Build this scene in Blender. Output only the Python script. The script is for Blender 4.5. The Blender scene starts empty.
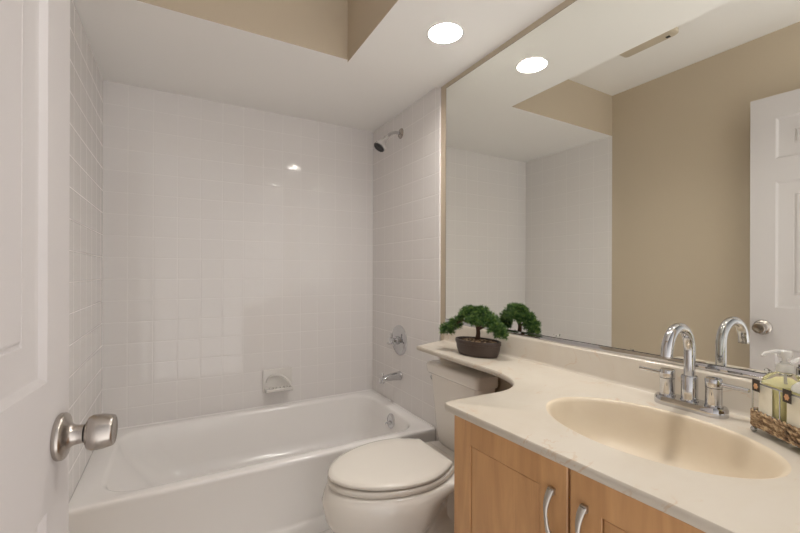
import bpy, bmesh, math, random
from mathutils import Vector, Matrix
sc = bpy.context.scene
COL = sc.collection
R = math.radians
PI = math.pi

# ------------------------------------------------------------------ camera
CAM_H = 1.16
cam_d = bpy.data.cameras.new('camera')
cam = bpy.data.objects.new('camera', cam_d)
COL.objects.link(cam)
sc.camera = cam
cam_d.sensor_width = 36.0
cam_d.lens = 397.36 / 800 * 36.0
cam_d.shift_x = 1.2 / 800
cam_d.shift_y = 6.2 / 800
cam_d.clip_start = 0.01
yaw, roll = 0.5087, 0.0029
Rv = Vector((math.cos(yaw), -math.sin(yaw), 0)); Uv = Vector((0, 0, 1)); Fv = Vector((math.sin(yaw), math.cos(yaw), 0))
rc = Rv * math.cos(roll) + Uv * math.sin(roll)
uc = Uv * math.cos(roll) - Rv * math.sin(roll)
M3 = Matrix((rc, uc, -Fv)).transposed()
cam.matrix_world = Matrix.Translation((0, 0, CAM_H)) @ M3.to_4x4()

# ------------------------------------------------------------------ world, lights, exposure
w = bpy.data.worlds.new('world'); sc.world = w; w.use_nodes = True
# fill added from the open camera side, graded to brighten ceilings and left wall
wn_ = w.node_tree
wbg = wn_.nodes['Background']; wbg.inputs[0].default_value = (1.0, 0.965, 0.94, 1)
wtc = wn_.nodes.new('ShaderNodeTexCoord')
wdot = wn_.nodes.new('ShaderNodeVectorMath'); wdot.operation = 'DOT_PRODUCT'
wn_.links.new(wtc.outputs['Generated'], wdot.inputs[0]); wdot.inputs[1].default_value = (0.42, 0.0, -0.88)
wma = wn_.nodes.new('ShaderNodeMath'); wma.operation = 'MULTIPLY_ADD'
wn_.links.new(wdot.outputs['Value'], wma.inputs[0]); wma.inputs[1].default_value = 1.08; wma.inputs[2].default_value = 1.08
wn_.links.new(wma.outputs[0], wbg.inputs[1])
LAMP_STRENGTH = 215.0            # recessed lamps
LAMP_COLOR = (1.0, 0.955, 0.90)
vs = sc.view_settings
vs.view_transform = 'Standard'; vs.look = 'None'; vs.gamma = 1.0; vs.use_curve_mapping = False
vs.exposure = 0.34

# ------------------------------------------------------------------ helpers
ORIG = {}
def link(o): COL.objects.link(o); return o
def thing(name, label, cat, loc=(0, 0, 0), group=None, rotz=0):
    o = bpy.data.objects.new(name, None); o.empty_display_size = 0.05
    o.location = loc; o.rotation_euler = (0, 0, rotz); link(o)
    o['label'] = label; o['category'] = cat
    if group: o['group'] = group
    ORIG[o.name] = Vector(loc) if rotz == 0 else Vector((0, 0, 0))
    return o
def root_of(o):
    while o.parent: o = o.parent
    return o
def obj(name, bm, mat, parent=None, smooth=True, angle=40, label=None, origin=None, keep=False):
    bmesh.ops.remove_doubles(bm, verts=bm.verts, dist=1e-6)
    bmesh.ops.recalc_face_normals(bm, faces=bm.faces)
    off = Vector((0, 0, 0))
    if parent is not None:
        off = ORIG.get(root_of(parent).name, Vector((0, 0, 0)))
    elif origin is not None:
        off = Vector(origin)
    if off.length: bmesh.ops.translate(bm, verts=bm.verts, vec=-off)
    me = bpy.data.meshes.new(name)
    if smooth:
        for f in bm.faces: f.smooth = True
        for e in bm.edges:
            if len(e.link_faces) == 2 and e.calc_face_angle(0) > R(angle): e.smooth = False
    bm.to_mesh(me); bm.free()
    if isinstance(mat, (list, tuple)):
        for m in mat: me.materials.append(m)
    else: me.materials.append(mat)
    o = bpy.data.objects.new(name, me); link(o)
    if parent is not None: o.parent = parent
    else:
        o.location = off; ORIG[o.name] = off
    if label: o['label'] = label
    return o
def tag(o, label, cat, group=None):
    o['label'] = label; o['category'] = cat
    if group: o['group'] = group
    return o
def struct(name, bm, mat, parent=None, smooth=False, angle=40):
    o = obj(name, bm, mat, parent, smooth, angle)
    if parent is None: o['kind'] = 'structure'
    return o
def BM(): return bmesh.new()
def box(bm, x0, x1, y0, y1, z0, z1, bev=0, seg=2):
    x0, x1 = min(x0, x1), max(x0, x1); y0, y1 = min(y0, y1), max(y0, y1); z0, z1 = min(z0, z1), max(z0, z1)
    m = Matrix.Translation(((x0 + x1) / 2, (y0 + y1) / 2, (z0 + z1) / 2)) @ Matrix.Diagonal((x1 - x0, y1 - y0, z1 - z0, 1))
    r = bmesh.ops.create_cube(bm, size=1, matrix=m)
    if bev:
        es = list({e for v in r['verts'] for e in v.link_edges})
        bmesh.ops.bevel(bm, geom=es, offset=bev, segments=seg, affect='EDGES', profile=0.5)
def loft(bm, loops, cap0=True, cap1=True):
    vs_ = [[bm.verts.new(p) for p in lp] for lp in loops]
    n = len(vs_[0])
    for a, b in zip(vs_[:-1], vs_[1:]):
        for i in range(n):
            j = (i + 1) % n
            bm.faces.new((a[i], a[j], b[j], b[i]))
    if cap0: bm.faces.new(list(reversed(vs_[0])))
    if cap1: bm.faces.new(vs_[-1])
    return vs_
def frame(axis):
    a = Vector(axis).normalized()
    t = Vector((0, 0, 1)) if abs(a.z) < 0.9 else Vector((1, 0, 0))
    u = a.cross(t).normalized(); v = a.cross(u).normalized()
    return a, u, v
def lathe(bm, prof, base, axis=(0, 0, 1), n=32, cap0=True, cap1=True, sx=1, sy=1):
    a, u, v = frame(axis); b = Vector(base)
    loops = []
    for r, h in prof:
        r = max(r, 1e-5)
        loops.append([b + a * h + u * (r * sx * math.cos(2 * PI * i / n)) + v * (r * sy * math.sin(2 * PI * i / n)) for i in range(n)])
    loft(bm, loops, cap0, cap1)
def tube(bm, pts, rad, n=10, caps=True, closed=False):
    pts = [Vector(p) for p in pts]; m = len(pts)
    rads = rad if isinstance(rad, (list, tuple)) else [rad] * m
    loops = []; up = None
    for i, p in enumerate(pts):
        if closed: t = pts[(i + 1) % m] - pts[i - 1]
        else: t = pts[min(i + 1, m - 1)] - pts[max(i - 1, 0)]
        t.normalize()
        if up is None:
            up = Vector((0, 0, 1)) if abs(t.z) < 0.9 else Vector((1, 0, 0))
        u = (up - t * up.dot(t))
        if u.length < 1e-6: u = t.orthogonal()
        u.normalize(); v = t.cross(u); up = u
        loops.append([p + (u * math.cos(2 * PI * k / n) + v * math.sin(2 * PI * k / n)) * rads[i] for k in range(n)])
    if closed:
        loops.append(loops[0]); loft(bm, loops, False, False)
    else: loft(bm, loops, caps, caps)
def rrect(x0, x1, y0, y1, r, z, k=8):
    out = []
    r = min(r, (x1 - x0) / 2 - 1e-4, (y1 - y0) / 2 - 1e-4)
    for cx, cy, a0 in ((x1 - r, y1 - r, 0), (x0 + r, y1 - r, 90), (x0 + r, y0 + r, 180), (x1 - r, y0 + r, 270)):
        for i in range(k + 1):
            a = R(a0 + 90 * i / k)
            out.append(Vector((cx + r * math.cos(a), cy + r * math.sin(a), z)))
    return out
def sphere(bm, c, r, seg=16, rings=10, s=(1, 1, 1)):
    bmesh.ops.create_uvsphere(bm, u_segments=seg, v_segments=rings, radius=r,
                              matrix=Matrix.Translation(c) @ Matrix.Diagonal((*s, 1)))
def bez(p0, p1, p2, p3, n=10):
    p0, p1, p2, p3 = map(Vector, (p0, p1, p2, p3))
    return [p0 * (1 - t) ** 3 + p1 * 3 * t * (1 - t) ** 2 + p2 * 3 * t * t * (1 - t) + p3 * t ** 3 for t in [i / n for i in range(n + 1)]]

# ------------------------------------------------------------------ materials
def mat(name, col, rough=0.5, metal=0.0, **kw):
    m = bpy.data.materials.new(name); m.use_nodes = True
    b = m.node_tree.nodes['Principled BSDF']
    b.inputs['Base Color'].default_value = (*col, 1); b.inputs['Roughness'].default_value = rough
    b.inputs['Metallic'].default_value = metal
    for k, v in kw.items():
        b.inputs[k.replace('_', ' ')].default_value = v
    return m
def nodes(m): return m.node_tree.nodes, m.node_tree.links, m.node_tree.nodes['Principled BSDF']
class G:
    """tiny node-graph helper"""
    def __init__(s, m): s.n, s.l, s.b = nodes(m)
    def new(s, t, **kw):
        x = s.n.new(t)
        for k, v in kw.items(): setattr(x, k, v)
        return x
    def put(s, sock, v):
        if isinstance(v, bpy.types.NodeSocket): s.l.new(v, sock)
        else: sock.default_value = v
    def math(s, op, a, b=0.0, c=None):
        x = s.new('ShaderNodeMath', operation=op); s.put(x.inputs[0], a); s.put(x.inputs[1], b)
        if c is not None: s.put(x.inputs[2], c)
        return x.outputs[0]
    def obj(s): return s.new('ShaderNodeTexCoord').outputs['Object']
    def sep(s, v):
        x = s.new('ShaderNodeSeparateXYZ'); s.l.new(v, x.inputs[0]); return x.outputs
    def comb(s, a, b, c=0.0):
        x = s.new('ShaderNodeCombineXYZ'); s.put(x.inputs[0], a); s.put(x.inputs[1], b); s.put(x.inputs[2], c); return x.outputs[0]
    def mapping(s, v, scale=(1, 1, 1), loc=(0, 0, 0)):
        x = s.new('ShaderNodeMapping'); s.l.new(v, x.inputs[0]); x.inputs['Scale'].default_value = scale; x.inputs['Location'].default_value = loc
        return x.outputs[0]
    def noise(s, v, scale, detail=3, rough=0.5, dist=0.0):
        x = s.new('ShaderNodeTexNoise'); s.l.new(v, x.inputs['Vector'])
        x.inputs['Scale'].default_value = scale; x.inputs['Detail'].default_value = detail
        x.inputs['Roughness'].default_value = rough; x.inputs['Distortion'].default_value = dist
        return x.outputs['Fac']
    def ramp(s, f, stops):
        x = s.new('ShaderNodeValToRGB'); s.l.new(f, x.inputs[0]); e = x.color_ramp.elements
        while len(e) < len(stops): e.new(0.5)
        for i, (p, c) in enumerate(stops):
            e[i].position = p; e[i].color = (*c, 1) if len(c) == 3 else c
        return x.outputs[0]
    def smooth(s, v, lo, hi):
        x = s.new('ShaderNodeMapRange', interpolation_type='SMOOTHSTEP'); s.put(x.inputs[0], v)
        x.inputs[1].default_value = lo; x.inputs[2].default_value = hi; return x.outputs[0]
    def bump(s, h, strength, dist):
        x = s.new('ShaderNodeBump'); s.l.new(h, x.inputs['Height']); x.inputs['Strength'].default_value = strength
        x.inputs['Distance'].default_value = dist; s.l.new(x.outputs[0], s.b.inputs['Normal']); return x
    def mix(s, f, a, b):
        x = s.new('ShaderNodeMix', data_type='RGBA'); s.put(x.inputs[0], f)
        for k, v in ((6, a), (7, b)):
            s.put(x.inputs[k], (*v, 1) if isinstance(v, tuple) and len(v) == 3 else v)
        return x.outputs[2]

def tile_mat(name, axis, u0, v0, pu, pv, col, grout, gw=0.0016, rough=0.07, tilt=0.0008, bump=0.42):
    m = mat(name, col, rough); g = G(m)
    o = g.sep(g.obj())
    U, V = o['XYZ'.index(axis[0])], o['XYZ'.index(axis[1])]
    uu = g.math('DIVIDE', g.math('SUBTRACT', U, u0), pu); vv = g.math('DIVIDE', g.math('SUBTRACT', V, v0), pv)
    fu, fv = g.math('FRACT', uu), g.math('FRACT', vv)
    iu, iv = g.math('FLOOR', uu), g.math('FLOOR', vv)
    du = g.math('MULTIPLY', g.math('MINIMUM', fu, g.math('SUBTRACT', 1.0, fu)), pu)
    dv = g.math('MULTIPLY', g.math('MINIMUM', fv, g.math('SUBTRACT', 1.0, fv)), pv)
    d = g.math('MINIMUM', du, dv)
    face = g.smooth(d, gw * 0.4, gw * 1.6)
    wn = g.new('ShaderNodeTexWhiteNoise', noise_dimensions='2D'); g.l.new(g.comb(iu, iv), wn.inputs['Vector'])
    rgb = g.new('ShaderNodeSeparateColor'); g.l.new(wn.outputs['Color'], rgb.inputs[0])
    t1 = g.math('MULTIPLY', g.math('SUBTRACT', rgb.outputs[0], 0.5), g.math('SUBTRACT', fu, 0.5))
    t2 = g.math('MULTIPLY', g.math('SUBTRACT', rgb.outputs[1], 0.5), g.math('SUBTRACT', fv, 0.5))
    tl = g.math('MULTIPLY', g.math('ADD', t1, t2), tilt)
    edge = g.math('MULTIPLY', g.smooth(d, gw * 0.5, gw * 3.0), 0.0010)
    h = g.math('ADD', tl, edge)
    g.bump(h, bump, 1.0)
    g.l.new(g.mix(face, grout, col), g.b.inputs['Base Color'])
    g.l.new(g.math('SUBTRACT', 0.5, g.math('MULTIPLY', face, 0.5 - rough)), g.b.inputs['Roughness'])
    return m
TILE = (0.775, 0.745, 0.728); GROUT = (0.79, 0.76, 0.742)
M = {}
M['tile_back'] = tile_mat('tile_back', 'XZ', 0.002, 0.0, 0.1137, 0.1123, TILE, GROUT)
M['tile_side'] = tile_mat('tile_side', 'YZ', 1.736, 0.0, 0.1165, 0.1123, TILE, GROUT)
M['floor'] = tile_mat('floor_tile', 'XY', 0.05, 0.02, 0.305, 0.305, (0.72, 0.69, 0.66), (0.6, 0.57, 0.53), gw=0.003, rough=0.25, tilt=0.0)
def paint(name, col, rough=0.6):
    m = mat(name, col, rough); g = G(m)
    g.bump(g.noise(g.obj(), 350, 2), 0.06, 0.002); return m
M['beige'] = paint('beige_paint', (0.54, 0.455, 0.345))
M['ceil'] = paint('ceiling_white', (0.90, 0.88, 0.855), 0.7)
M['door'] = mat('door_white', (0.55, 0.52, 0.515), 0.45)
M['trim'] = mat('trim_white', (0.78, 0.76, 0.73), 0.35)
M['tub'] = mat('tub_enamel', (0.87, 0.845, 0.825), 0.17, Coat_Weight=0.15, Coat_Roughness=0.05)
M['ceramic'] = mat('white_ceramic', (0.74, 0.71, 0.675), 0.10)
M['bisque'] = mat('bisque_china', (0.86, 0.82, 0.765), 0.09, Coat_Weight=0.3, Coat_Roughness=0.04)
M['seat'] = mat('bisque_plastic', (0.77, 0.725, 0.66), 0.16)
M['chrome'] = mat('chrome', (0.60, 0.60, 0.615), 0.05, 1.0)
M['nickel'] = mat('satin_nickel', (0.47, 0.43, 0.395), 0.27, 1.0)
g = G(M['nickel']); g.bump(g.noise(g.mapping(g.obj(), (4, 4, 900)), 3, 2), 0.05, 0.002)
M['dark'] = mat('dark_gap', (0.025, 0.022, 0.02), 0.6)
M['rubber'] = mat('black_rubber', (0.03, 0.03, 0.03), 0.5)
M['handle'] = mat('brushed_pewter', (0.50, 0.47, 0.43), 0.30, 1.0)

# cultured marble
def marble(name, base, veins=True):
    m = mat(name, base, 0.28, Coat_Weight=0.15, Coat_Roughness=0.12); g = G(m); o = g.obj()
    n1 = g.noise(o, 4.2, 5, 0.6, 2.2)
    v = g.math('ABSOLUTE', g.math('SUBTRACT', n1, 0.5))
    line = g.math('SUBTRACT', 1.0, g.smooth(v, 0.0, 0.022))
    gate = g.smooth(g.noise(g.mapping(o, loc=(3.1, 1.7, 0.4)), 7.0, 3), 0.50, 0.62)
    f = g.math('MULTIPLY', g.math('MULTIPLY', line, gate), 0.6 if veins else 0.05)
    cloud = g.mix(g.smooth(g.noise(o, 5, 4, 0.6, 1.0), 0.35, 0.7), base, tuple(c * k for c, k in zip(base, (0.95, 0.93, 0.90))))
    g.l.new(g.mix(f, cloud, (0.50, 0.34, 0.21)), g.b.inputs['Base Color']); return m
M['marble'] = marble('cream_cultured_marble', (0.585, 0.532, 0.457))
M['basin'] = marble('cream_basin', (0.62, 0.53, 0.405), False)
b_ = nodes(M['basin'])[2]; b_.inputs['Roughness'].default_value = 0.42; b_.inputs['Coat Weight'].default_value = 0.0
# maple wood
def wood(name, a, b, scale=(14, 14, 1.6), seed=0.0):
    m = mat(name, a, 0.33); g = G(m); o = g.obj()
    n = g.noise(g.mapping(o, scale, (seed, seed * 2, seed)), 1.6, 5, 0.55, 1.2)
    f = g.noise(g.mapping(o, (160, 160, 4), (seed, 0, 0)), 1.0, 3)
    mid = tuple((x + y) / 2 for x, y in zip(a, b))
    c = g.ramp(n, [(0.30, b), (0.5, mid), (0.72, a)])
    c = g.mix(g.math('MULTIPLY', g.smooth(f, 0.55, 0.75), 0.25), c, tuple(x * 0.8 for x in b))
    g.l.new(c, g.b.inputs['Base Color']); return m
M['wood'] = wood('honey_maple', (0.63, 0.355, 0.160), (0.47, 0.248, 0.106))
M['wood2'] = wood('honey_maple_panel', (0.63, 0.355, 0.160), (0.46, 0.243, 0.104), (9, 9, 1.3), 3.3)
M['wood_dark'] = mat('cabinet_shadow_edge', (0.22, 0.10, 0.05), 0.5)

# ------------------------------------------------------------------ the room (metres; y runs into the picture, x to the right)
XL, XR = -0.332, 1.197          # left wall, right (mirror) wall
XT = 1.187                      # tiled face of the shower end wall
YB = 2.5014                     # tiled back wall
YS = 1.7105                     # front of the tub alcove (soffit face)
XS = 0.681                      # side face of the soffit above the vanity
ZT, ZV, ZC = 2.138, 2.125, 2.424
YF = 0.07                       # front wall, room side
T = 0.10

b = BM(); box(b, XL - T, XR + T, YF - 0.11, YB + T, -0.06, 0); struct('floor', b, M['floor'])
b = BM(); box(b, XL - T, XR + T, YB, YB + T, 0, ZC); struct('wall_back', b, M['tile_back'])
b = BM(); box(b, XL - T, XL, YF - 0.11, YS, 0, ZC); struct('wall_left', b, M['beige'])
b = BM(); box(b, XL - T, XL, YS, YB, 0, ZC); struct('wall_alcove', b, M['tile_side'])
b = BM(); box(b, XR, XR + T, YF - 0.11, YB, 0, ZC); struct('wall_right', b, M['beige'])
b = BM(); box(b, XT, XR, 1.697, YB, 0, ZT, 0.003, 2); struct('wall_shower', b, M['tile_side'])
b = BM(); box(b, XL - T, XR + T, YF - 0.11, YB + T, ZC, ZC + 0.08); struct('ceiling', b, M['ceil'])
# dropped soffit: tub part and vanity part, white below and beige on the faces
def soffit(name, x0, x1, y0, y1, z):
    b = BM(); box(b, x0, x1, y0, y1, z, ZC)
    for f in b.faces: f.material_index = 0 if f.normal.z < -0.5 else 1
    return struct(name, b, [M['ceil'], M['beige']])
soffit('ceiling_alcove', XL, XR, YS, YB, ZT)

def ring_hole_plate(bm, x0, x1, y0, y1, z, holes, ztop):
    """plate at height z with round holes, plus outer sides up to ztop"""
    es = []
    def loop(pts):
        v = [bm.verts.new(p) for p in pts]
        for i in range(len(v)): es.append(bm.edges.new((v[i], v[(i + 1) % len(v)])))
        return v
    out = loop([(x0, y0, z), (x1, y0, z), (x1, y1, z), (x0, y1, z)])
    for (cx, cy, r) in holes:
        loop([(cx + r * math.cos(2 * PI * i / 40), cy + r * math.sin(2 * PI * i / 40), z) for i in range(40)])
    bmesh.ops.triangle_fill(bm, use_beauty=True, edges=es)
    for f in bm.faces: f.material_index = 0
    top = [bm.verts.new((v.co.x, v.co.y, ztop)) for v in out]
    for i in range(4):
        j = (i + 1) % 4
        f = bm.faces.new((out[i], out[j], top[j], top[i])); f.material_index = 1
CANS = [(0.941, 1.309), (0.941, 0.50)]
b = BM(); ring_hole_plate(b, XS, XR, YF, YS, ZV, [(x, y, 0.070) for x, y in CANS], ZC)
struct('ceiling_vanity', b, [M['ceil'], M['beige']])
b = BM(); box(b, XL, XL + 0.012, 0.95, YS - 0.012, 0, 0.09, 0.003); struct('baseboard_left', b, M['trim'])
# ------------------------------------------------------------------ door with six moulded panels, standing open on the left
DW, DT, DH = 0.81, 0.035, 2.035
ang = R(4.6)
# local frame: hinge edge at y=0, free edge at y=DW, room side face at x=0, thickness toward -x
door = None
def door_slab():
    bm = BM()
    st, mid = 0.092, 0.09
    pw = (DW - 2 * st - mid) / 2
    ys = [0, st, st + pw, st + pw + mid, DW - st, DW]
    zs = [0.008, 0.24, 0.80, 1.01, 1.60, 1.70, 1.925, DH]
    zs[1:7] = [0.24, 0.80, 0.990, 1.615, 1.72, 1.925]
    for side in (0, 1):
        X = 0.0 if side == 0 else -DT
        sg = -1 if side == 0 else 1
        for i in range(5):
            for k in range(7):
                y0, y1, z0, z1 = ys[i], ys[i + 1], zs[k], zs[k + 1]
                if i in (1, 3) and k in (1, 3, 5):
                    def rect(d, x): return [Vector((X + sg * x, y0 + d, z0 + d)), Vector((X + sg * x, y1 - d, z0 + d)), Vector((X + sg * x, y1 - d, z1 - d)), Vector((X + sg * x, y0 + d, z1 - d))]
                    loft(bm, [rect(0, 0), rect(0.003, 0.0005), rect(0.006, 0.0025), rect(0.012, 0.0085), rect(0.018, 0.0100), rect(0.022, 0.0105), rect(0.066, 0.0085), rect(0.068, 0.0100), rect(0.072, 0.0100), rect(0.076, 0.0060), rect(0.079, 0.0050)], False, True)
                else:
                    bm.faces.new([bm.verts.new(p) for p in ((X, y0, z0), (X, y1, z0), (X, y1, z1), (X, y0, z1))])
    a, c = ys[0], ys[-1]; z0, z1 = zs[0], zs[-1]
    for q in (((a, z0), (c, z0)), ((c, z0), (c, z1)), ((c, z1), (a, z1)), ((a, z1), (a, z0))):
        (p, r), (s_, t_) = q
        bm.faces.new([bm.verts.new(v) for v in ((0, p, r), (0, s_, t_), (-DT, s_, t_), (-DT, p, r))])
    return bm
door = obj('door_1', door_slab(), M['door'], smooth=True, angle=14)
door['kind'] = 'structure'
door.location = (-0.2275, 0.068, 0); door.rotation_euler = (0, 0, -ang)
ORIG[door.name] = Vector((0, 0, 0))
def knob(side):
    s = 1 if side == 0 else -1
    x0 = 0.0 if side == 0 else -DT
    ax_ = (s, 0, 0); c = (x0, DW - 0.050, 0.894)
    bm = BM()
    lathe(bm, [(0.0355, 0), (0.037, 0.002), (0.037, 0.0075), (0.0345, 0.0105), (0.026, 0.013), (0.0195, 0.016), (0.0162, 0.021), (0.0150, 0.027), (0.0148, 0.034), (0.0135, 0.0345)], c, ax_, 40)
    k = obj('door_knob', bm, M['nickel'], door, angle=50, label='satin nickel door knob')
    bm = BM(); lathe(bm, [(0.0125, 0.034), (0.0125, 0.038)], c, ax_, 24); obj('neck_gap', bm, M['dark'], k)
    bm = BM(); lathe(bm, [(0.013, 0.0365), (0.020, 0.0373), (0.0255, 0.0400), (0.0282, 0.0455), (0.0286, 0.052), (0.0278, 0.060), (0.0256, 0.071), (0.0242, 0.0745), (0.0225, 0.0755), (0.015, 0.0735), (0.0001, 0.073)], c, ax_, 40)
    obj('knob_grip', bm, M['nickel'], k, angle=50)
knob(0); knob(1)
b = BM(); box(b, -DT + 0.006, -0.006, DW - 0.001, DW + 0.0015, 0.865, 0.925, 0.0005, 1); obj('latch_plate', b, M['nickel'], door)

# ------------------------------------------------------------------ recessed ceiling lamps
def emit(name, col, st):
    m = bpy.data.materials.new(name); m.use_nodes = True; n = m.node_tree.nodes; n.clear()
    e = n.new('ShaderNodeEmission'); e.inputs[0].default_value = (*col, 1); e.inputs[1].default_value = st
    o = n.new('ShaderNodeOutputMaterial'); m.node_tree.links.new(e.outputs[0], o.inputs[0]); return m
M['lamp'] = emit('lamp_glow', LAMP_COLOR, LAMP_STRENGTH)
M['can'] = mat('white_reflector', (0.88, 0.87, 0.85), 0.35)
def can_light(x, y, label):
    t = thing('recessed_light', label, 'ceiling light', (x, y, ZV), 'recessed lights in the vanity soffit')
    bm = BM()
    prof = [(0.0695, 0.055), (0.0665, 0.030), (0.0655, 0.004), (0.0665, -0.0015), (0.071, -0.003), (0.0745, -0.002), (0.076, 0.0)]
    lathe(bm, prof, (x, y, ZV), (0, 0, 1), 48, False, False); obj('reflector', bm, M['can'], t)
    bm = BM(); lathe(bm, [(0.069, 0.055), (0.068, 0.060), (0.04, 0.062), (0.0001, 0.062)], (x, y, ZV), (0, 0, 1), 48, True, False)
    obj('housing', bm, M['can'], t)
    bm = BM(); lathe(bm, [(0.056, 0.054), (0.055, 0.044), (0.051, 0.034), (0.042, 0.024), (0.028, 0.017), (0.012, 0.0135), (0.0001, 0.013)], (x, y, ZV), (0, 0, 1), 40, True, False)
    obj('bulb', bm, M['lamp'], t)
can_light(*CANS[0], 'round white recessed downlight lit in the soffit over the toilet shelf')
can_light(*CANS[1], 'round white recessed downlight lit in the soffit over the sink')

# ------------------------------------------------------------------ exhaust fan cover on the high ceiling (seen in the mirror)
t = thing('exhaust_fan', 'cream rectangular exhaust fan cover on the high ceiling, seen in the mirror', 'ceiling fan vent', (0.27, 1.20, ZC))
M['cream_plastic'] = mat('cream_plastic', (0.60, 0.52, 0.40), 0.45)
bm = BM(); loft(bm, [rrect(0.135, 0.40, 1.070, 1.338, 0.02, ZC), rrect(0.135, 0.40, 1.070, 1.338, 0.02, ZC - 0.006), rrect(0.128, 0.407, 1.063, 1.345, 0.024, ZC - 0.008), rrect(0.128, 0.407, 1.063, 1.345, 0.024, ZC - 0.026), rrect(0.134, 0.401, 1.069, 1.339, 0.02, ZC - 0.032), rrect(0.145, 0.39, 1.08, 1.328, 0.015, ZC - 0.034)])
cov = obj('cover', bm, M['cream_plastic'], t)
for k in range(6):
    bm = BM(); box(bm, 0.215 + k * 0.028, 0.223 + k * 0.028, 1.11, 1.30, ZC - 0.0355, ZC - 0.032); obj('slot', bm, M['dark'], cov)
bm = BM(); box(bm, 0.150, 0.166, 1.098, 1.116, ZC - 0.0375, ZC - 0.033, 0.001); obj('clip', bm, M['rubber'], t, label='small dark retaining clip')

# ------------------------------------------------------------------ bathtub
t = thing('bathtub', 'white alcove bathtub against the tiled back wall', 'bathtub', (0.43, 2.1, 0))
ZR = 0.347
TX0, TX1, TY0, TY1 = XL + 0.0005, XT - 0.0005, 1.722, YB - 0.0005
K = 10
def tl(x0, x1, y0, y1, r, z): return rrect(x0, x1, y0, y1, r, z, K)
loops = [
 tl(TX0, TX1, TY0 - 0.004, TY1, 0.004, 0.001), tl(TX0, TX1, TY0 - 0.004, TY1, 0.004, 0.045), tl(TX0, TX1, TY0 + 0.006, TY1, 0.004, 0.055),
 tl(TX0, TX1, TY0 + 0.010, TY1, 0.004, 0.070), tl(TX0, TX1, TY0 + 0.005, TY1, 0.005, ZR - 0.05), tl(TX0, TX1, TY0 + 0.001, TY1, 0.006, ZR - 0.022), tl(TX0, TX1, TY0, TY1, 0.007, ZR - 0.012),
 tl(TX0, TX1, TY0 + 0.0015, TY1, 0.008, ZR - 0.005), tl(TX0 + .001, TX1 - .001, TY0 + 0.005, TY1 - .001, 0.010, ZR - .001), tl(TX0 + .01, TX1 - .01, TY0 + 0.011, TY1 - .01, 0.014, ZR + 0.0005),
 tl(TX0 + 0.075, TX1 - 0.062, TY0 + 0.050, TY1 - 0.045, 0.13, ZR - 0.001), tl(TX0 + 0.083, TX1 - 0.068, TY0 + 0.058, TY1 - 0.052, 0.13, ZR - 0.005),
 tl(TX0 + 0.092, TX1 - 0.074, TY0 + 0.066, TY1 - 0.058, 0.13, ZR - 0.018), tl(TX0 + 0.115, TX1 - 0.085, TY0 + 0.076, TY1 - 0.066, 0.13, 0.26),
 tl(TX0 + 0.21, TX1 - 0.112, TY0 + 0.105, TY1 - 0.085, 0.125, 0.13), tl(TX0 + 0.26, TX1 - 0.13, TY0 + 0.12, TY1 - 0.10, 0.12, 0.085),
 tl(TX0 + 0.31, TX1 - 0.17, TY0 + 0.155, TY1 - 0.135, 0.10, 0.062), tl(TX0 + 0.38, TX1 - 0.24, TY0 + 0.22, TY1 - 0.20, 0.07, 0.056)]
bm = BM(); loft(bm, loops, False, True)
obj('tub_shell', bm, M['tub'], t, angle=50)
# caulk bead along the tiled walls
bm = BM(); tube(bm, [(TX0 + .01, YB - 0.006, ZR + 0.001), (TX1 - 0.006, YB - 0.006, ZR + 0.001), (TX1 - 0.006, 1.735, ZR + 0.001)], 0.005, 8); obj('caulk_bead', bm, M['tub'], t)
ox, oz = TX1 - 0.083, 0.285
n_ = Vector((-1, 0, 0.14)).normalized()
bm = BM(); lathe(bm, [(0.042, 0), (0.042, 0.003), (0.038, 0.007), (0.02, 0.009), (0.0001, 0.0095)], (ox + 0.002, 2.07, oz), n_, 32, True, False)
op = obj('overflow_plate', bm, M['chrome'], t, label='chrome overflow plate')
bm = BM(); tube(bm, [(ox - 0.006, 2.07, oz), (ox - 0.022, 2.073, oz - 0.004), (ox - 0.035, 2.077, oz - 0.012)], [0.005, 0.0045, 0.006], 10); obj('lever', bm, M['chrome'], op)
bm = BM(); lathe(bm, [(0.035, 0), (0.033, 0.004), (0.012, 0.005), (0.0001, 0.004)], (TX1 - 0.30, 2.11, 0.0555), (0, 0, 1), 28, True, False); obj('drain', bm, M['chrome'], t)

# ------------------------------------------------------------------ shower fittings on the end wall
t = thing('overhead_shower', 'chrome shower head on a bent arm high on the tiled end wall', 'shower head', (XT, 2.105, 2.006))
bm = BM(); lathe(bm, [(0.031, 0), (0.031, 0.002), (0.027, 0.007), (0.014, 0.010), (0.011, 0.013)], (XT, 2.105, 2.006), (-1, 0, 0), 32, True, True); obj('flange', bm, M['nickel'], t)
arm = bez((XT - 0.004, 2.105, 2.006), (XT - 0.055, 2.105, 2.008), (XT - 0.075, 2.103, 1.998), (XT - 0.105, 2.10, 1.960), 12)
bm = BM(); tube(bm, arm, 0.0095, 14); obj('shower_arm', bm, M['chrome'], t)
hd = Vector((-0.60, -0.05, -0.80)).normalized(); hb = Vector(arm[-1])
M['head'] = mat('satin_chrome_plastic', (0.70, 0.68, 0.66), 0.18, 0.6)
bm = BM(); lathe(bm, [(0.011, -0.012), (0.0145, -0.006), (0.0145, 0.006), (0.013, 0.011), (0.016, 0.016), (0.018, 0.026), (0.023, 0.036), (0.032, 0.050), (0.0365, 0.064), (0.0365, 0.078), (0.034, 0.080)], hb, hd, 32)
h = obj('head', bm, M['head'], t)
bm = BM(); lathe(bm, [(0.0335, 0.0785), (0.0335, 0.083), (0.0285, 0.0845), (0.0275, 0.0815), (0.012, 0.0815), (0.011, 0.0845), (0.0001, 0.0845)], hb, hd, 32, True, False); obj('spray_face', bm, M['rubber'], h, label='dark spray face')

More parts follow.
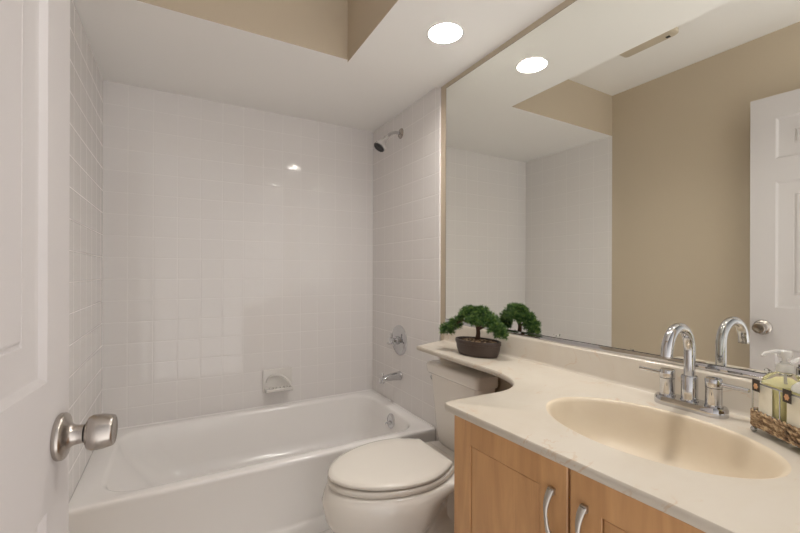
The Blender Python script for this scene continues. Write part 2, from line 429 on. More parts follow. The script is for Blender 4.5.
t = thing('shower_valve', 'round chrome shower valve with knob handle above the tub spout', 'faucet', (XT, 2.118, 0.748))
bm = BM(); lathe(bm, [(0.092, 0), (0.092, 0.002), (0.085, 0.006), (0.055, 0.011), (0.026, 0.014), (0.024, 0.030), (0.0001, 0.031)], (XT, 2.118, 0.748), (-1, 0, 0), 48, True, False); obj('escutcheon', bm, M['chrome'], t)
bm = BM(); c = Vector((XT, 2.118, 0.748))
lathe(bm, [(0.013, 0.026), (0.015, 0.040), (0.019, 0.046), (0.022, 0.054), (0.020, 0.064), (0.012, 0.069), (0.0001, 0.070)], c, (-1, 0, 0), 28, True, False)
kn = obj('valve_handle', bm, M['chrome'], t)
for k in range(3):
    a = R(90 + 120 * k); d = Vector((0, math.cos(a), math.sin(a)))
    p = c + Vector((-0.054, 0, 0))
    bm = BM(); tube(bm, [p + d * 0.012, p + d * 0.026 + Vector((-.002, 0, 0)), p + d * 0.040 + Vector((-.004, 0, 0)), p + d * 0.045 + Vector((-.004, 0, 0))], [0.007, 0.006, 0.0095, 0.006], 12)
    obj('lobe', bm, M['chrome'], kn)

t = thing('tub_spout', 'chrome tub spout with diverter pull over the tub end', 'faucet', (XT, 2.106, 0.532))
bm = BM(); c = Vector((XT, 2.106, 0.535))
sp = [(0.0, 0.0, 0.027, 0.027), (0.004, 0.0, 0.029, 0.029), (0.012, 0.0, 0.027, 0.027), (0.05, -0.001, 0.024, 0.023), (0.095, -0.004, 0.022, 0.019), (0.118, -0.008, 0.021, 0.017), (0.132, -0.014, 0.018, 0.016), (0.139, -0.020, 0.012, 0.012)]
lp = []
for dx, dz, ry, rz in sp:
    lp.append([c + Vector((-dx, ry * math.cos(2 * PI * i / 28), dz + rz * math.sin(2 * PI * i / 28))) for i in range(28)])
loft(bm, lp); obj('spout_body', bm, M['chrome'], t)
bm = BM(); lathe(bm, [(0.016, 0.0), (0.0145, 0.020), (0.013, 0.024), (0.0115, 0.018), (0.0001, 0.017)], (XT - 0.122, 2.106, 0.527), (-0.15, 0, -1), 24); obj('outlet', bm, M['chrome'], t)
bm = BM(); lathe(bm, [(0.004, 0), (0.004, 0.010), (0.0075, 0.012), (0.0085, 0.017), (0.006, 0.021), (0.0001, 0.0215)], (XT - 0.120, 2.106, 0.541), (0, 0, 1), 20, True, False); obj('diverter_knob', bm, M['chrome'], t)

# ------------------------------------------------------------------ ceramic soap dish on the back wall
t = thing('soap_dish', 'white ceramic soap dish with grab bar set in the tiled back wall', 'soap dish', (0.54, YB, 0.46))
X0, X1, Z0, Z1 = 0.452, 0.628, 0.432, 0.570
bm = BM(); box(bm, X0, X1, YB - 0.014, YB - 0.0005, Z0, Z1, 0.005, 3); obj('back_plate', bm, M['ceramic'], t)
bm = BM()
prof = [(0.0, 0.0), (0.045, 0.004), (0.064, 0.012), (0.070, 0.026), (0.066, 0.031), (0.056, 0.028), (0.010, 0.024), (0.0, 0.026)]
lp = [[Vector((x, YB - 0.012 - d, Z0 + 0.002 + h_)) for d, h_ in prof] for x in (X0 + 0.010, X0 + 0.016, X1 - 0.016, X1 - 0.010)]
loft(bm, lp); tray = obj('tray', bm, M['ceramic'], t, angle=30)
for k in range(6):
    x = X0 + 0.035 + k * 0.0212
    bm = BM(); tube(bm, [(x, YB - 0.022, Z0 + 0.0255), (x, YB - 0.050, Z0 + 0.0300), (x, YB - 0.066, Z0 + 0.0345)], [0.004, 0.0048, 0.003], 8); obj('ridge', bm, M['ceramic'], tray)
bar = bez((X0 + 0.022, YB - 0.012, Z0 + 0.060), (X0 + 0.025, YB - 0.030, Z0 + 0.125), (X1 - 0.045, YB - 0.030, Z0 + 0.125), (X1 - 0.014, YB - 0.060, Z0 + 0.030), 18)
bm = BM(); tube(bm, bar, [0.006] * 6 + [0.0065] * 13, 12); obj('grab_bar', bm, M['ceramic'], t)

# ------------------------------------------------------------------ toilet
TC = 1.392
t = thing('toilet', 'bisque two-piece toilet with closed lid between tub and vanity', 'toilet', (0.80, TC, 0))
def egg(xf, xb, hw, hb, z, n=26, xm=None, cy=TC, tilt=0.0, pw=1.86, bp=2.0):
    """front tip xf, back edge xb, widest half width hw, half width at the back hb"""
    if xm is None: xm = xf + (xb - xf) * 0.53
    half = []
    for i in range(n + 1):                     # tip -> widest
        a = PI / 2 * i / n
        half.append((xm - (xm - xf) * max(0.0, math.cos(a)) ** (2 / pw), hw * max(0.0, math.sin(a)) ** (2 / pw)))
    m = 12
    for i in range(1, m + 1):                  # widest -> back corner
        s = i / m
        half.append((xm + (xb - 0.012 - xm) * s, hw + (hb - hw) * s ** bp))
    for i in range(1, 5):
        a = PI / 2 * i / 4
        half.append((xb - 0.012 + 0.012 * math.sin(a), hb - 0.012 + 0.012 * math.cos(a)))
    pts = half + [(x, -y) for x, y in reversed(half[1:])]
    return [Vector((x, cy + y, z + tilt * (x - xb))) for x, y in pts]
bm = BM()
rings = [(0.0, .655, 1.09, .118, .10, 1.5), (0.012, .65, 1.095, .122, .10, 1.5), (0.03, .658, 1.09, .116, .095, 1.5), (0.08, .665, 1.07, .100, .075, 1.5), (0.13, .590, 1.03, .115, .065, 1.2), (0.17, .535, 1.00, .148, .06, 1.1),
         (0.21, .498, .99, .180, .06, 1.1), (0.25, .478, .99, .201, .07, 1.2), (0.29, .469, 1.00, .210, .08, 1.3), (0.318, .466, 1.04, .210, .10, 1.5), (0.342, .473, 1.14, .206, .125, 1.6), (0.360, .482, 1.155, .200, .135, 1.7), (0.369, .494, 1.15, .192, .135, 1.7)]
loft(bm, [egg(xf, xb, hw, hb, z, xm=.775, bp=bp) for z, xf, xb, hw, hb, bp in rings])
box(bm, .95, 1.13, TC - .07, TC + .07, .02, .345, .03, 4)
obj('bowl', bm, M['bisque'], t, angle=60)
bm = BM(); loft(bm, [egg(.496, .962, .189, .132, .3705, xm=.775), egg(.487, .964, .195, .135, .376, xm=.775), egg(.486, .964, .196, .135, .388, xm=.775), egg(.491, .962, .192, .133, .3935, xm=.775), egg(.503, .957, .182, .127, .3950, xm=.775)])
obj('seat', bm, M['seat'], t, angle=50)
bm = BM(); loft(bm, [egg(.500, .952, .185, .126, .3985, xm=.775, tilt=-.006), egg(.490, .955, .194, .129, .4005, xm=.775, tilt=-.006), egg(.488, .956, .196, .130, .408, xm=.775, tilt=-.006), egg(.492, .954, .193, .128, .4135, xm=.775, tilt=-.006), egg(.508, .945, .177, .116, .4175, xm=.775, tilt=-.006), egg(.570, .915, .128, .08, .4195, xm=.775, tilt=-.006)])
obj('lid', bm, M['seat'], t, angle=50)
bm = BM(); box(bm, .9655, 1.005, TC - .115, TC + .115, .3695, .394, .007, 3); obj('hinge_bar', bm, M['seat'], t)
bm = BM()
TXB = 1.156
def trect(xf, hw, z, r=0.03): return rrect(xf, TXB, TC + .010 - hw, TC + .010 + hw, r, z, 6)
loft(bm, [trect(1.070, .125, .3685), trect(1.060, .140, .385), trect(1.056, .144, .42), trect(1.044, .174, .686), trect(1.046, .172, .690)])
obj('tank', bm, M['bisque'], t, angle=50)
bm = BM()
loft(bm, [trect(1.038, .181, .6905, .02), trect(1.032, .185, .698, .02), trect(1.029, .186, .730, .02), trect(1.033, .183, .739, .02), trect(1.044, .172, .743, .016)])
obj('tank_lid', bm, M['bisque'], t, angle=50)
lv = Vector((1.065, TC + .182, .662))
bm = BM(); lathe(bm, [(0.012, 0), (0.012, 0.006), (0.008, 0.010), (0.006, 0.016)], lv, (0, 1, 0), 18); tube(bm, [lv + Vector((0, .014, 0)), lv + Vector((.012, .017, -.006)), lv + Vector((.045, .017, -.016))], [.005, .0045, .006], 10)
obj('flush_lever', bm, M['chrome'], t, label='chrome flush lever')

# ------------------------------------------------------------------ vanity cabinet
XFACE = 0.622; CY0, CY1 = 0.085, 0.824; CZ = 0.805
t = thing('vanity_cabinet', 'honey maple vanity cabinet with two framed doors under the sink', 'cabinet', (XFACE, CY1, 0))
t.rotation_euler.z = 0.040
bm = BM()
box(bm, XFACE + .020, 1.135, CY1 - .018, CY1, .0, CZ); box(bm, XFACE + .020, 1.135, CY0, CY0 + .018, .0, CZ)
box(bm, XFACE + .020, 1.125, CY0 + .018, CY1 - .018, .10, .118); box(bm, 1.122, 1.135, CY0 + .018, CY1 - .018, .10, CZ)
box(bm, XFACE + .07, XFACE + .085, CY0 + .018, CY1 - .018, .0, .10)
obj('carcass', bm, M['wood'], t, smooth=False)
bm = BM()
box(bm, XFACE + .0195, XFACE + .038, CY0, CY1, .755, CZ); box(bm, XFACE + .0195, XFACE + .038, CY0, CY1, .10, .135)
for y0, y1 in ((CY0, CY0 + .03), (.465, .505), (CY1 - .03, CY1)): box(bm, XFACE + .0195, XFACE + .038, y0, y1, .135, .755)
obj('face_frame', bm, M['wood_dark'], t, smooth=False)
def cab_door(y0, y1, hy):
    z0, z1, st = 0.115, CZ - 0.004, 0.062
    def rect(d, x): return [Vector((x, y0 + d, z0 + d)), Vector((x, y0 + d, z1 - d)), Vector((x, y1 - d, z1 - d)), Vector((x, y1 - d, z0 + d))]
    bm = BM()
    loft(bm, [rect(0.0, XFACE + .019), rect(0, XFACE + .002), rect(.002, XFACE), rect(st - .001, XFACE), rect(st, XFACE + .001), rect(st + .0002, XFACE + .012), rect(st + .002, XFACE + .012)], True, False)
    d = obj('door', bm, M['wood'], t, smooth=False)
    bm = BM(); loft(bm, [rect(st + .002, XFACE + .012), rect(st + .0022, XFACE + .0038), rect(st + .004, XFACE + .003)], False, True)
    obj('panel', bm, M['wood2'], d, smooth=False)
    zt, zb = .745, .640; n = 18
    pts, rad = [], []
    lp = []
    for i in range(n + 1):
        s = i / n; z = zt + (zb - zt) * s
        bow = math.sin(PI * s) ** 0.8
        x = XFACE - .006 - .014 * bow
        wv = .0034 + .0040 * abs(math.cos(PI * s)) ** 1.6 + (.0012 if abs(s - .5) < .03 else 0)
        th = .0035 + .0012 * abs(math.cos(PI * s))
        yy = hy + .0025 * math.sin(2 * PI * s)
        lp.append([Vector((x + th * math.cos(2 * PI * k / 14), yy + wv * math.sin(2 * PI * k / 14), z)) for k in range(14)])
    bm = BM(); loft(bm, lp)
    box(bm, XFACE - .008, XFACE + .0005, hy - .0065, hy + .0065, zt - .010, zt + .003, .0015, 2)
    box(bm, XFACE - .008, XFACE + .0005, hy - .0065, hy + .0065, zb - .003, zb + .010, .0015, 2)
    obj('handle', bm, M['handle'], d, label='bowed pewter pull handle')
cab_door(.4925, .822, .524)
cab_door(.158, .4875, .456)
bm = BM(); box(bm, XFACE + .002, XFACE + .019, .087, .152, .115, CZ - .004); obj('filler', bm, M['wood'], t, smooth=False)

# ------------------------------------------------------------------ cultured marble countertop with integral basin
CT = 0.825; CB = 0.806
SX, SY, SA, SB = 0.889, 0.492, 0.160, 0.230      # basin centre and half axes (x, y)
t = thing('vanity_countertop', 'cream cultured marble countertop with oval basin and shelf over the toilet', 'countertop', (0.9, 0.6, CB))
XBK = 1.1895
outer = [(XBK, .078), (.638, .078), (.6345, .30), (.606, .828)]
outer += [(.611, .838), (.628, .842)]
outer += [tuple(p)[:2] for p in bez((.80, .840, 0), (.885, .842, 0), (.955, .915, 0), (.962, 1.06, 0), 16)]
outer += [(.964, 1.30), (.966, 1.548), (XBK, 1.632)]
def rim_pts(k, z, n=72, off=0.0): return [Vector((SX + off + SA * k * math.cos(2 * PI * i / n), SY + SB * k * math.sin(2 * PI * i / n), z)) for i in range(n)]
bm = BM()
es = []
def eloop(pts):
    v = [bm.verts.new(p) for p in pts]
    for i in range(len(v)): es.append(bm.edges.new((v[i], v[(i + 1) % len(v)])))
    return v
ov = eloop([(x, y, CT) for x, y in outer]); iv = eloop(rim_pts(1.0, CT))
bmesh.ops.triangle_fill(bm, use_beauty=True, edges=es)
bmesh.ops.recalc_face_normals(bm, faces=bm.faces)
def inset_poly(pts, d):
    out = []; n = len(pts)
    area = sum(pts[i][0] * pts[(i + 1) % n][1] - pts[(i + 1) % n][0] * pts[i][1] for i in range(n))
    sg = 1 if area > 0 else -1
    for i in range(n):
        a, b_, c_ = Vector(pts[i - 1]), Vector(pts[i]), Vector(pts[(i + 1) % n])
        n1 = Vector((-(b_ - a).y, (b_ - a).x)).normalized() * sg; n2 = Vector((-(c_ - b_).y, (c_ - b_).x)).normalized() * sg
        m_ = (n1 + n2).normalized(); k = d / max(0.5, m_.dot(n1)); out.append(tuple(b_ + m_ * k))
    return out
prev = ov
for d, z in ((-.003, CT - .0010), (-.0055, CT - .0045), (-.006, CT - .009), (-.0055, CB + .004), (-.003, CB)):
    q = inset_poly(outer, d); nv = [bm.verts.new((min(x, XBK), y, z)) for x, y in q]
    for i in range(len(nv)):
        j = (i + 1) % len(nv); bm.faces.new((prev[i], prev[j], nv[j], nv[i]))
    prev = nv
es = [bm.edges.get((prev[i], prev[(i + 1) % len(prev)])) for i in range(len(prev))]
iv2 = eloop(rim_pts(1.03, CB)); 
bmesh.ops.triangle_fill(bm, use_beauty=True, edges=[e for e in es])
obj('slab', bm, M['marble'], t, angle=35)
bm = BM()
loft(bm, [rim_pts(1.0, CT), rim_pts(.985, CT - .0008), rim_pts(.965, CT - .004), rim_pts(.945, CT - .011), rim_pts(.91, CT - .028), rim_pts(.86, CT - .052), rim_pts(.78, CT - .078), rim_pts(.66, CT - .100), rim_pts(.50, CT - .116), rim_pts(.30, CT - .125), rim_pts(.12, CT - .128)], False, True)
bs_ = obj('basin', bm, M['basin'], t, angle=60)
bm = BM(); lathe(bm, [(0.026, -.001), (0.026, 0.001), (0.021, 0.003), (0.018, 0.001), (0.0001, 0.002)], (SX, SY, CT - .128), (0, 0, 1), 28, True, False); obj('drain', bm, M['chrome'], bs_)
bm = BM()
prof = [(1.1895, CT - .001), (1.164, CT - .001), (1.168, CT + .003), (1.171, CT + .010), (1.172, .904), (1.1745, .909), (1.178, .910), (1.1895, .910)]
loft(bm, [[Vector((x, y, z)) for x, z in prof] for y in (.078, 1.628)])
obj('backsplash', bm, M['marble'], t, angle=50)

# ------------------------------------------------------------------ wall mirror with polished channel at its foot
MT = -0.0077
t = thing('wall_mirror', 'large frameless wall mirror above the backsplash', 'mirror', (1.194, 1.0, .911), rotz=-MT)
M['mirror'] = mat('mirror_glass', (0.92, 0.93, 0.89), 0.0, 1.0)
g = G(M['mirror']); o = g.obj(); z = g.sep(o)[2]
spot = g.noise(o, 38, 4, 0.65); low = g.noise(g.mapping(o, (0, 5, 0)), 2.2, 2)
lim = g.math('MULTIPLY', g.smooth(low, 0.52, 0.75), 0.026)
msk = g.math('MULTIPLY', g.smooth(g.math('SUBTRACT', lim, g.math('SUBTRACT', z, 0.019)), 0.0, 0.006), g.smooth(spot, 0.5, 0.56))
g.l.new(g.mix(msk, (0.92, 0.93, 0.89), (0.06, 0.05, 0.03)), g.b.inputs['Base Color'])
g.l.new(g.math('SUBTRACT', 1.0, g.math('MULTIPLY', msk, 0.9)), g.b.inputs['Metallic'])
g.l.new(g.math('MULTIPLY', msk, 0.5), g.b.inputs['Roughness'])
MY0, MY1, MZ0, MZ1 = -0.90, 0.640, 0.004, 2.094 - .911
bm = BM(); box(bm, -.0025, .001, MY0, MY1, MZ0, MZ1); obj('glass', bm, M['mirror'], t, smooth=False)
bm = BM(); box(bm, .0012, .0022, MY0, MY1, MZ0, MZ1)
box(bm, -.0022, .002, MY1, MY1 + .002, MZ0, MZ1); box(bm, -.0022, .002, MY0, MY1, MZ1, MZ1 + .0015); obj('dark_edge', bm, M['dark'], t, smooth=False)
bm = BM(); box(bm, -.0075, -.0028, MY0, MY1, 0.0, .016, .001, 2); obj('channel', bm, M['chrome'], t, label='polished channel strip')
bm = BM(); box(bm, -.0033, -.0026, MY0, MY1, .0158, .0172); obj('dark_edge', bm, M['dark'], t, smooth=False)

# ------------------------------------------------------------------ two-handle basin faucet
FX, FY = 1.112, 0.510
t = thing('basin_faucet', 'chrome two-handle gooseneck faucet behind the basin', 'faucet', (FX, FY, CT))
def stadium(hl, r, z, n=12):
    out = []
    for i in range(n + 1): a = PI * i / n; out.append(Vector((FX + r * math.cos(a), FY + hl + r * math.sin(a), z)))
    for i in range(n + 1): a = PI + PI * i / n; out.append(Vector((FX + r * math.cos(a), FY - hl + r * math.sin(a), z)))
    return out
bm = BM(); loft(bm, [stadium(.0505, .0290, CT), stadium(.0505, .0295, CT + .003), stadium(.0505, .0290, CT + .0165), stadium(.050, .0265, CT + .021)]); obj('base_plate', bm, M['chrome'], t)
for s in (1, -1):
    c = (FX, FY + s * .051, CT + .021)
    bm = BM(); lathe(bm, [(.0185, 0), (.0185, .003), (.0168, .005), (.0168, .042), (.0172, .0425), (.0172, .044)], c, (0, 0, 1), 32)
    hn = obj('handle_base', bm, M['chrome'], t)
    bm = BM(); lathe(bm, [(.0160, .0445), (.0172, .046), (.0172, .064), (.0162, .066), (.0001, .0665)], c, (0, 0, 1), 32, True, False); obj('handle_cap', bm, M['chrome'], hn)
    p = Vector(c) + Vector((0, 0, .054)); d = Vector((-.12, s, .05)) if s > 0 else Vector((.03, s, -.02))
    d.normalize()
    bm = BM(); tube(bm, [p + d * .012, p + d * .03, p + d * .066, p + d * .0675], [.0054, .0052, .0048, .003], 12); obj('handle_lever', bm, M['chrome'], hn)
c = (FX, FY, CT + .021)
bm = BM(); lathe(bm, [(.0195, 0), (.0195, .002), (.0178, .004), (.0178, .058), (.0165, .061)], c, (0, 0, 1), 32); obj('spout_base', bm, M['chrome'], t)
zt = 0.970; rad = 0.060
pts = [(FX, FY, CT + .070), (FX, FY, .92), (FX, FY, .95)]
sd = Vector((-.995, -0.065, 0)).normalized()
for i in range(17):
    a = PI * (i / 16) * 0.98
    q = Vector((FX, FY, zt)) + sd * (rad - rad * math.cos(a)) + Vector((0, 0, rad * math.sin(a))); pts.append(tuple(q))
q = Vector(pts[-1]); pts.append(tuple(q + Vector((-.0004, 0, -.008))))
bm = BM(); tube(bm, pts, .0122, 20); spt = obj('spout', bm, M['chrome'], t)
e = Vector(pts[-1])
bm = BM(); lathe(bm, [(.0124, -.002), (.0124, .0015), (.0095, .002), (.009, -.001), (.0001, -.001)], e, (-.04, 0, -1), 24, True, False); obj('aerator', bm, M['nickel'], spt)

# ------------------------------------------------------------------ bonsai
random.seed(7)
BX, BY = 1.072, 1.260
E1 = Vector((-.26, .966, 0)); E2 = Vector((.966, .26, 0))
def bp_(a, b_, z): return tuple(Vector((BX, BY, z)) + E1 * a + E2 * b_)
t = thing('bonsai_plant', 'artificial bonsai pine in a brown oval pot on the counter shelf', 'potted plant', (BX, BY, CT))
M['pot'] = mat('brown_glazed_pot', (0.060, 0.040, 0.032), 0.38)
M['bark'] = mat('bark', (0.075, 0.035, 0.018), 0.8)
g = G(M['bark']); g.bump(g.noise(g.mapping(g.obj(), (120, 120, 40)), 1, 4), 0.6, 0.004)
M['soil'] = mat('pebble_soil', (0.2, 0.13, 0.08), 0.8); g = G(M['soil'])
v = g.new('ShaderNodeTexVoronoi'); v.inputs['Scale'].default_value = 130; g.l.new(g.obj(), v.inputs['Vector'])
sp_ = g.new('ShaderNodeSeparateColor'); g.l.new(v.outputs['Color'], sp_.inputs[0])
g.l.new(g.ramp(sp_.outputs[0], [(0.0, (0.03, 0.018, 0.01)), (0.45, (0.14, 0.075, 0.035)), (0.8, (0.42, 0.28, 0.16)), (1.0, (0.6, 0.45, 0.3))]), g.b.inputs['Base Color'])
g.bump(g.math('SUBTRACT', 1.0, v.outputs['Distance']), 0.8, 0.004)
bm = BM()
def oval(k, z, a=.060, b_=.104): return [Vector(bp_(b_ * k * math.sin(2 * PI * i / 48), a * k * math.cos(2 * PI * i / 48), z)) for i in range(48)]
loft(bm, [oval(.80, CT + .0005), oval(.84, CT + .002), oval(.89, CT + .012), oval(.945, CT + .030), oval(.965, CT + .045), oval(.965, CT + .0465), oval(.985, CT + .047), oval(1.0, CT + .049), oval(1.0, CT + .061), oval(.985, CT + .063), oval(.94, CT + .063), oval(.925, CT + .060), oval(.90, CT + .048)])
obj('pot', bm, M['pot'], t, angle=30)
bm = BM(); loft(bm, [oval(.912, CT + .052), oval(.7, CT + .058), oval(.4, CT + .062), oval(.12, CT + .064)]); 
for i in range(110):
    a, k = random.uniform(0, 2 * PI), random.uniform(.1, .85) 
    sphere(bm, bp_(.1 * k * math.sin(a), .057 * k * math.cos(a), CT + .062 - .008 * k), random.uniform(.0035, .0065), 6, 4, (1, 1.2, .7))
obj('soil', bm, M['soil'], t)
# tree: trunk leans, pads given as (dx, dy, z, rx, ry, rz): y positive = left in the picture
tr = bez((BX, BY + .005, CT + .060), (BX + .002, BY - .012, CT + .095), (BX - .004, BY - .005, CT + .115), (BX - .004, BY + .022, CT + .150), 10)
bm = BM(); tube(bm, tr, [.0105 - .0006 * i for i in range(11)], 12)
br = [(bp_(.004, -.004, CT + .125), bp_(.070, -.008, CT + .138), bp_(.130, -.01, CT + .10)),
      (bp_(-.005, -.002, CT + .105), bp_(-.05, -.004, CT + .128), bp_(-.095, -.006, CT + .10)),
      (tuple(tr[-1]), bp_(.02, -.004, CT + .165), bp_(0, -.004, CT + .185)), (bp_(-.002, 0, CT + .115), bp_(-.02, .025, CT + .135), bp_(-.03, .045, CT + .15)), (bp_(-.002, 0, CT + .118), bp_(-.01, -.02, CT + .135), bp_(-.01, -.03, CT + .15))]
for p in br: tube(bm, [p[0], p[1], p[2]], [.006, .0045, .003], 8)
obj('trunk', bm, M['bark'], t)
M['needle'] = mat('pine_needles', (0.03, 0.11, 0.025), 0.55); g = G(M['needle'])
g.l.new(g.ramp(g.noise(g.obj(), 75, 3), [(0.3, (0.014, 0.052, 0.012)), (0.5, (0.050, 0.122, 0.022)), (0.72, (0.21, 0.31, 0.065))]), g.b.inputs['Base Color'])
def pad(cx, cy, cz, rx, ry, rz, n):
    bm = BM()
    for i in range(int(n * 1.15)):
        a = random.uniform(0, 2 * PI); u = random.uniform(-.6, 1); s = math.sqrt(max(0, 1 - u * u)); k = random.uniform(.35, .95)
        d = Vector((s * math.cos(a), s * math.sin(a), u))
        p = Vector((cx + d.x * rx * k, cy + d.y * ry * k, cz + d.z * rz * k))
        for q in range(9):
            dd = (Vector((d.x, d.y, d.z + .25)) * .8 + Vector((random.gauss(0, .6), random.gauss(0, .6), random.gauss(0, .6)))).normalized()
            L = random.uniform(.009, .016); o1 = dd.orthogonal().normalized(); o1.rotate(Matrix.Rotation(random.uniform(0, 6.28), 3, dd)); o2 = dd.cross(o1); w_ = .0012
            base = [bm.verts.new(p + o1 * w_), bm.verts.new(p - o1 * w_ * .5 + o2 * w_), bm.verts.new(p - o1 * w_ * .5 - o2 * w_)]
            tip = bm.verts.new(p + dd * L)
            for m_ in range(3): bm.faces.new((base[m_], base[(m_ + 1) % 3], tip))
    me_ = obj('foliage_pad', bm, M['needle'], t, smooth=False)
for a, b_, z, rx, ry, rz, n in ((.150, -.01, .088, .034, .034, .030, 170), (.118, .0, .112, .034, .034, .026, 150), (.082, .01, .142, .032, .034, .024, 120),
          (.034, .0, .170, .044, .050, .028, 270), (-.012, .005, .174, .040, .036, .024, 170), (-.008, -.03, .142, .034, .042, .028, 210),
          (-.052, .0, .138, .036, .038, .028, 190), (-.088, -.005, .116, .034, .038, .028, 190), (-.108, .0, .094, .028, .028, .024, 120), (-.03, .045, .145, .028, .045, .028, 130)):
    pad(*bp_(a, b_, CT + z), rx, ry, rz, n)

# ------------------------------------------------------------------ wire caddy with two soap bottles
A0 = Vector((1.072, 0.374, CT)); dL = Vector((-.060, -.087, 0)).normalized(); dW = Vector((.087, -.060, 0)).normalized()
CL, CW = 0.140, 0.072
def cp(l, w_, z): return A0 + dL * l + dW * w_ + Vector((0, 0, z))
t = thing('wire_caddy', 'chrome wire caddy with woven rush band holding soap bottles', 'caddy', tuple(A0))
M['wire'] = mat('polished_wire', (0.50, 0.50, 0.50), 0.12, 1.0)
def ringpts(z, r=.010, ins=0.0, k=5):
    out = []
    for (l, w_, a0) in ((CL - r - ins, CW - r - ins, 0), (r + ins, CW - r - ins, 90), (r + ins, r + ins, 180), (CL - r - ins, r + ins, 270)):
        for i in range(k + 1):
            a = R(a0 + 90 * i / k); out.append(cp(l + r * math.cos(a), w_ + r * math.sin(a), z))
    return out
bm = BM()
for z in (.0135, .047, .106): tube(bm, ringpts(z), .0018, 8, closed=True)
for l in (.003, CL / 2, CL - .003):
    for w_ in (0, CW): tube(bm, [cp(l, w_, .010), cp(l, w_, .106)], .0015, 8)
for k in range(1, 6): tube(bm, [cp(CL * k / 6, 0, .0135), cp(CL * k / 6, CW, .0135)], .0013, 6)
obj('frame', bm, M['wire'], t)
for l in (.004, CL - .012):
    for w_ in (.002, CW - .002):
        bm = BM(); sphere(bm, cp(l, w_, .006), .006, 14, 9); obj('foot', bm, M['wire'], t)
M['rush'] = mat('woven_rush', (0.25, 0.15, 0.075), 0.75); g = G(M['rush'])
g.l.new(g.ramp(g.noise(g.mapping(g.obj(), (60, 60, 160)), 1.0, 3), [(0.32, (0.05, 0.025, 0.012)), (0.48, (0.25, 0.15, 0.075)), (0.68, (0.62, 0.46, 0.27))]), g.b.inputs['Base Color'])
bm = BM()
for row in range(6):
    for ph in (0, PI):
        base = ringpts(.0175 + row * .0054, .010, -.0015, 6)
        # resample
        dense = []
        for i in range(len(base)):
            a, b_ = base[i], base[(i + 1) % len(base)]; n = max(1, int((b_ - a).length / .004))
            dense += [a.lerp(b_, j / n) for j in range(n)]
        cen = cp(CL / 2, CW / 2, 0); pts = []
        for i, p in enumerate(dense):
            o_ = (p - cen); o_.z = 0; o_.normalize(); s = math.sin(i * 1.15 + ph + row * 1.3)
            pts.append(p + o_ * (.0026 * s) + Vector((0, 0, .0030 * math.cos(i * 1.15 + ph + row * 1.3) + random.uniform(-.0006, .0006))))
        tube(bm, pts, .0023, 6, closed=True)
obj('woven_band', bm, M['rush'], t, label='brown woven rush band')
M['glass'] = mat('clear_plastic', (0.99, 0.99, 0.98), 0.02, IOR=1.22, Transmission_Weight=1.0)
M['clear'] = mat('clear_pump_plastic', (0.90, 0.885, 0.86), 0.12, Transmission_Weight=0.55, IOR=1.3)
M['soap_yellow'] = mat('yellow_soap', (0.93, 0.87, 0.45), 0.25, Transmission_Weight=0.12, IOR=1.33)
M['soap_white'] = mat('white_lotion', (0.90, 0.87, 0.80), 0.3)
M['label'] = mat('pale_label', (0.90, 0.86, 0.72), 0.4)
M['tagb'] = mat('dark_brown_tag', (0.045, 0.032, 0.022), 0.5)
M['tagf'] = mat('tan_emblem', (0.62, 0.34, 0.17), 0.5)
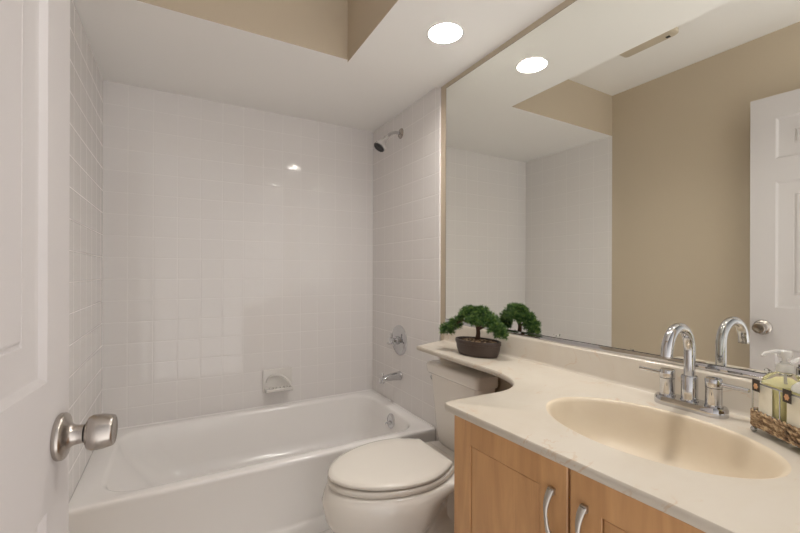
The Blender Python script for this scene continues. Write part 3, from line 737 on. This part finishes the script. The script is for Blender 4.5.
def bottle(l, w_, label, liquid, with_foam):
    c = cp(l, w_, .0152)
    t = thing('soap_bottle', label, 'soap bottle', tuple(c), 'soap bottles in the wire caddy')
    ea, eb = dL, dW
    def sq(h, z, n=4.0, k=40, hw=None):
        hw = hw or h; out = []
        for i in range(k):
            a = 2 * PI * i / k; ca, sa = math.cos(a), math.sin(a)
            out.append(c + ea * (h * math.copysign(abs(ca) ** (2 / n), ca)) + eb * (hw * math.copysign(abs(sa) ** (2 / n), sa)) + Vector((0, 0, z)))
        return out
    H = .114
    bm = BM(); loft(bm, [sq(.026, 0), sq(.029, .003), sq(.030, .01), sq(.030, H - .022), sq(.0285, H - .010, 3.4), sq(.023, H - .002, 2.8), sq(.015, H + .003, 2.2), sq(.012, H + .005, 2), sq(.012, H + .010, 2)])
    obj('bottle_shell', bm, M['glass'], t, angle=60)
    bm = BM(); loft(bm, [sq(.024, .003), sq(.0275, .006), sq(.0280, .012), sq(.0280, H - .030), sq(.0272, H - .020, 3.6)]); lq = obj('liquid', bm, liquid, t, angle=60)
    if with_foam:
        bm = BM(); loft(bm, [sq(.0276, H - .0195, 3.6), sq(.0266, H - .012, 3.4), sq(.0215, H - .005, 2.8), sq(.012, H - .002, 2.2)]); obj('foam', bm, M['soap_white'], t, angle=60)
    bm = BM(); z0, z1 = .016, H - .026
    a_, b_, = -.029, .010
    pts = [c + ea * x - eb * .0306 + Vector((0, 0, z)) for x, z in ((a_ + .005, z0), (b_, z0), (b_, z1), (a_ + .005, z1))]
    pts2 = [p - eb * .0005 for p in pts]
    loft(bm, [pts, pts2]); obj('paper_label', bm, M['label'], t, smooth=False)
    # pump
    up = (0, 0, 1)
    bm = BM(); lathe(bm, [(.0135, H + .006), (.0145, H + .007), (.0145, H + .020), (.0130, H + .022), (.0075, H + .0225), (.0075, H + .026)], c, up, 28); pm = obj('pump_collar', bm, M['clear'], t)
    bm = BM(); lathe(bm, [(.0045, H + .024), (.0045, H + .034), (.0105, H + .035), (.0115, H + .037), (.0115, H + .048), (.009, H + .0505), (.0001, H + .051)], c, up, 24, True, False)
    hp = c + Vector((0, 0, H + .045)); nd = Vector((-.80, .60, 0)).normalized()
    tube(bm, [hp, hp + nd * .018 + Vector((0, 0, .002)), hp + nd * .034 + Vector((0, 0, -.001)), hp + nd * .042 + Vector((0, 0, -.007))], [.0055, .0042, .0034, .0026], 12)
    obj('pump_head', bm, M['clear'], pm)
    bm = BM(); tube(bm, [c + Vector((0, 0, .010)), c + Vector((.002, 0, H))], .002, 8); obj('dip_tube', bm, M['clear'], pm)
    return t, c
bottle(.036, CW / 2, 'yellow liquid soap bottle with clear pump, left one in the wire caddy', M['soap_yellow'], False)
bottle(.104, CW / 2, 'pale soap bottle topped with white foam, right one in the wire caddy', M['soap_yellow'], True)
def hang_tag(l, label):
    c = cp(l, -.0026, .101)
    t = thing('hang_tag', label, 'tag', tuple(c), 'dark tags on the wire caddy')
    def quad(h, d): return [c + dL * x - dW * d + Vector((0, 0, z)) for x, z in ((-h, -.0125), (h, -.0125), (h, .0125), (-h, .0125))]
    bm = BM(); loft(bm, [quad(.0095, 0), quad(.0095, .0008)]); obj('card', bm, M['tagb'], t, smooth=False)
    bm = BM(); k = 24
    lp = [[c + dL * (.0052 * (1 + .16 * math.cos(6 * a)) * math.cos(a)) - dW * d + Vector((0, 0, -.002 + .0058 * (1 + .16 * math.cos(6 * a)) * math.sin(a))) for a in [2 * PI * i / k for i in range(k)]] for d in (.0008, .0013)]
    loft(bm, lp); obj('flower_emblem', bm, M['tagf'], t, smooth=False)
hang_tag(.016, 'dark brown tag with tan flower in front of the left soap bottle')
hang_tag(.090, 'dark brown tag with tan flower in front of the foam-topped right bottle')
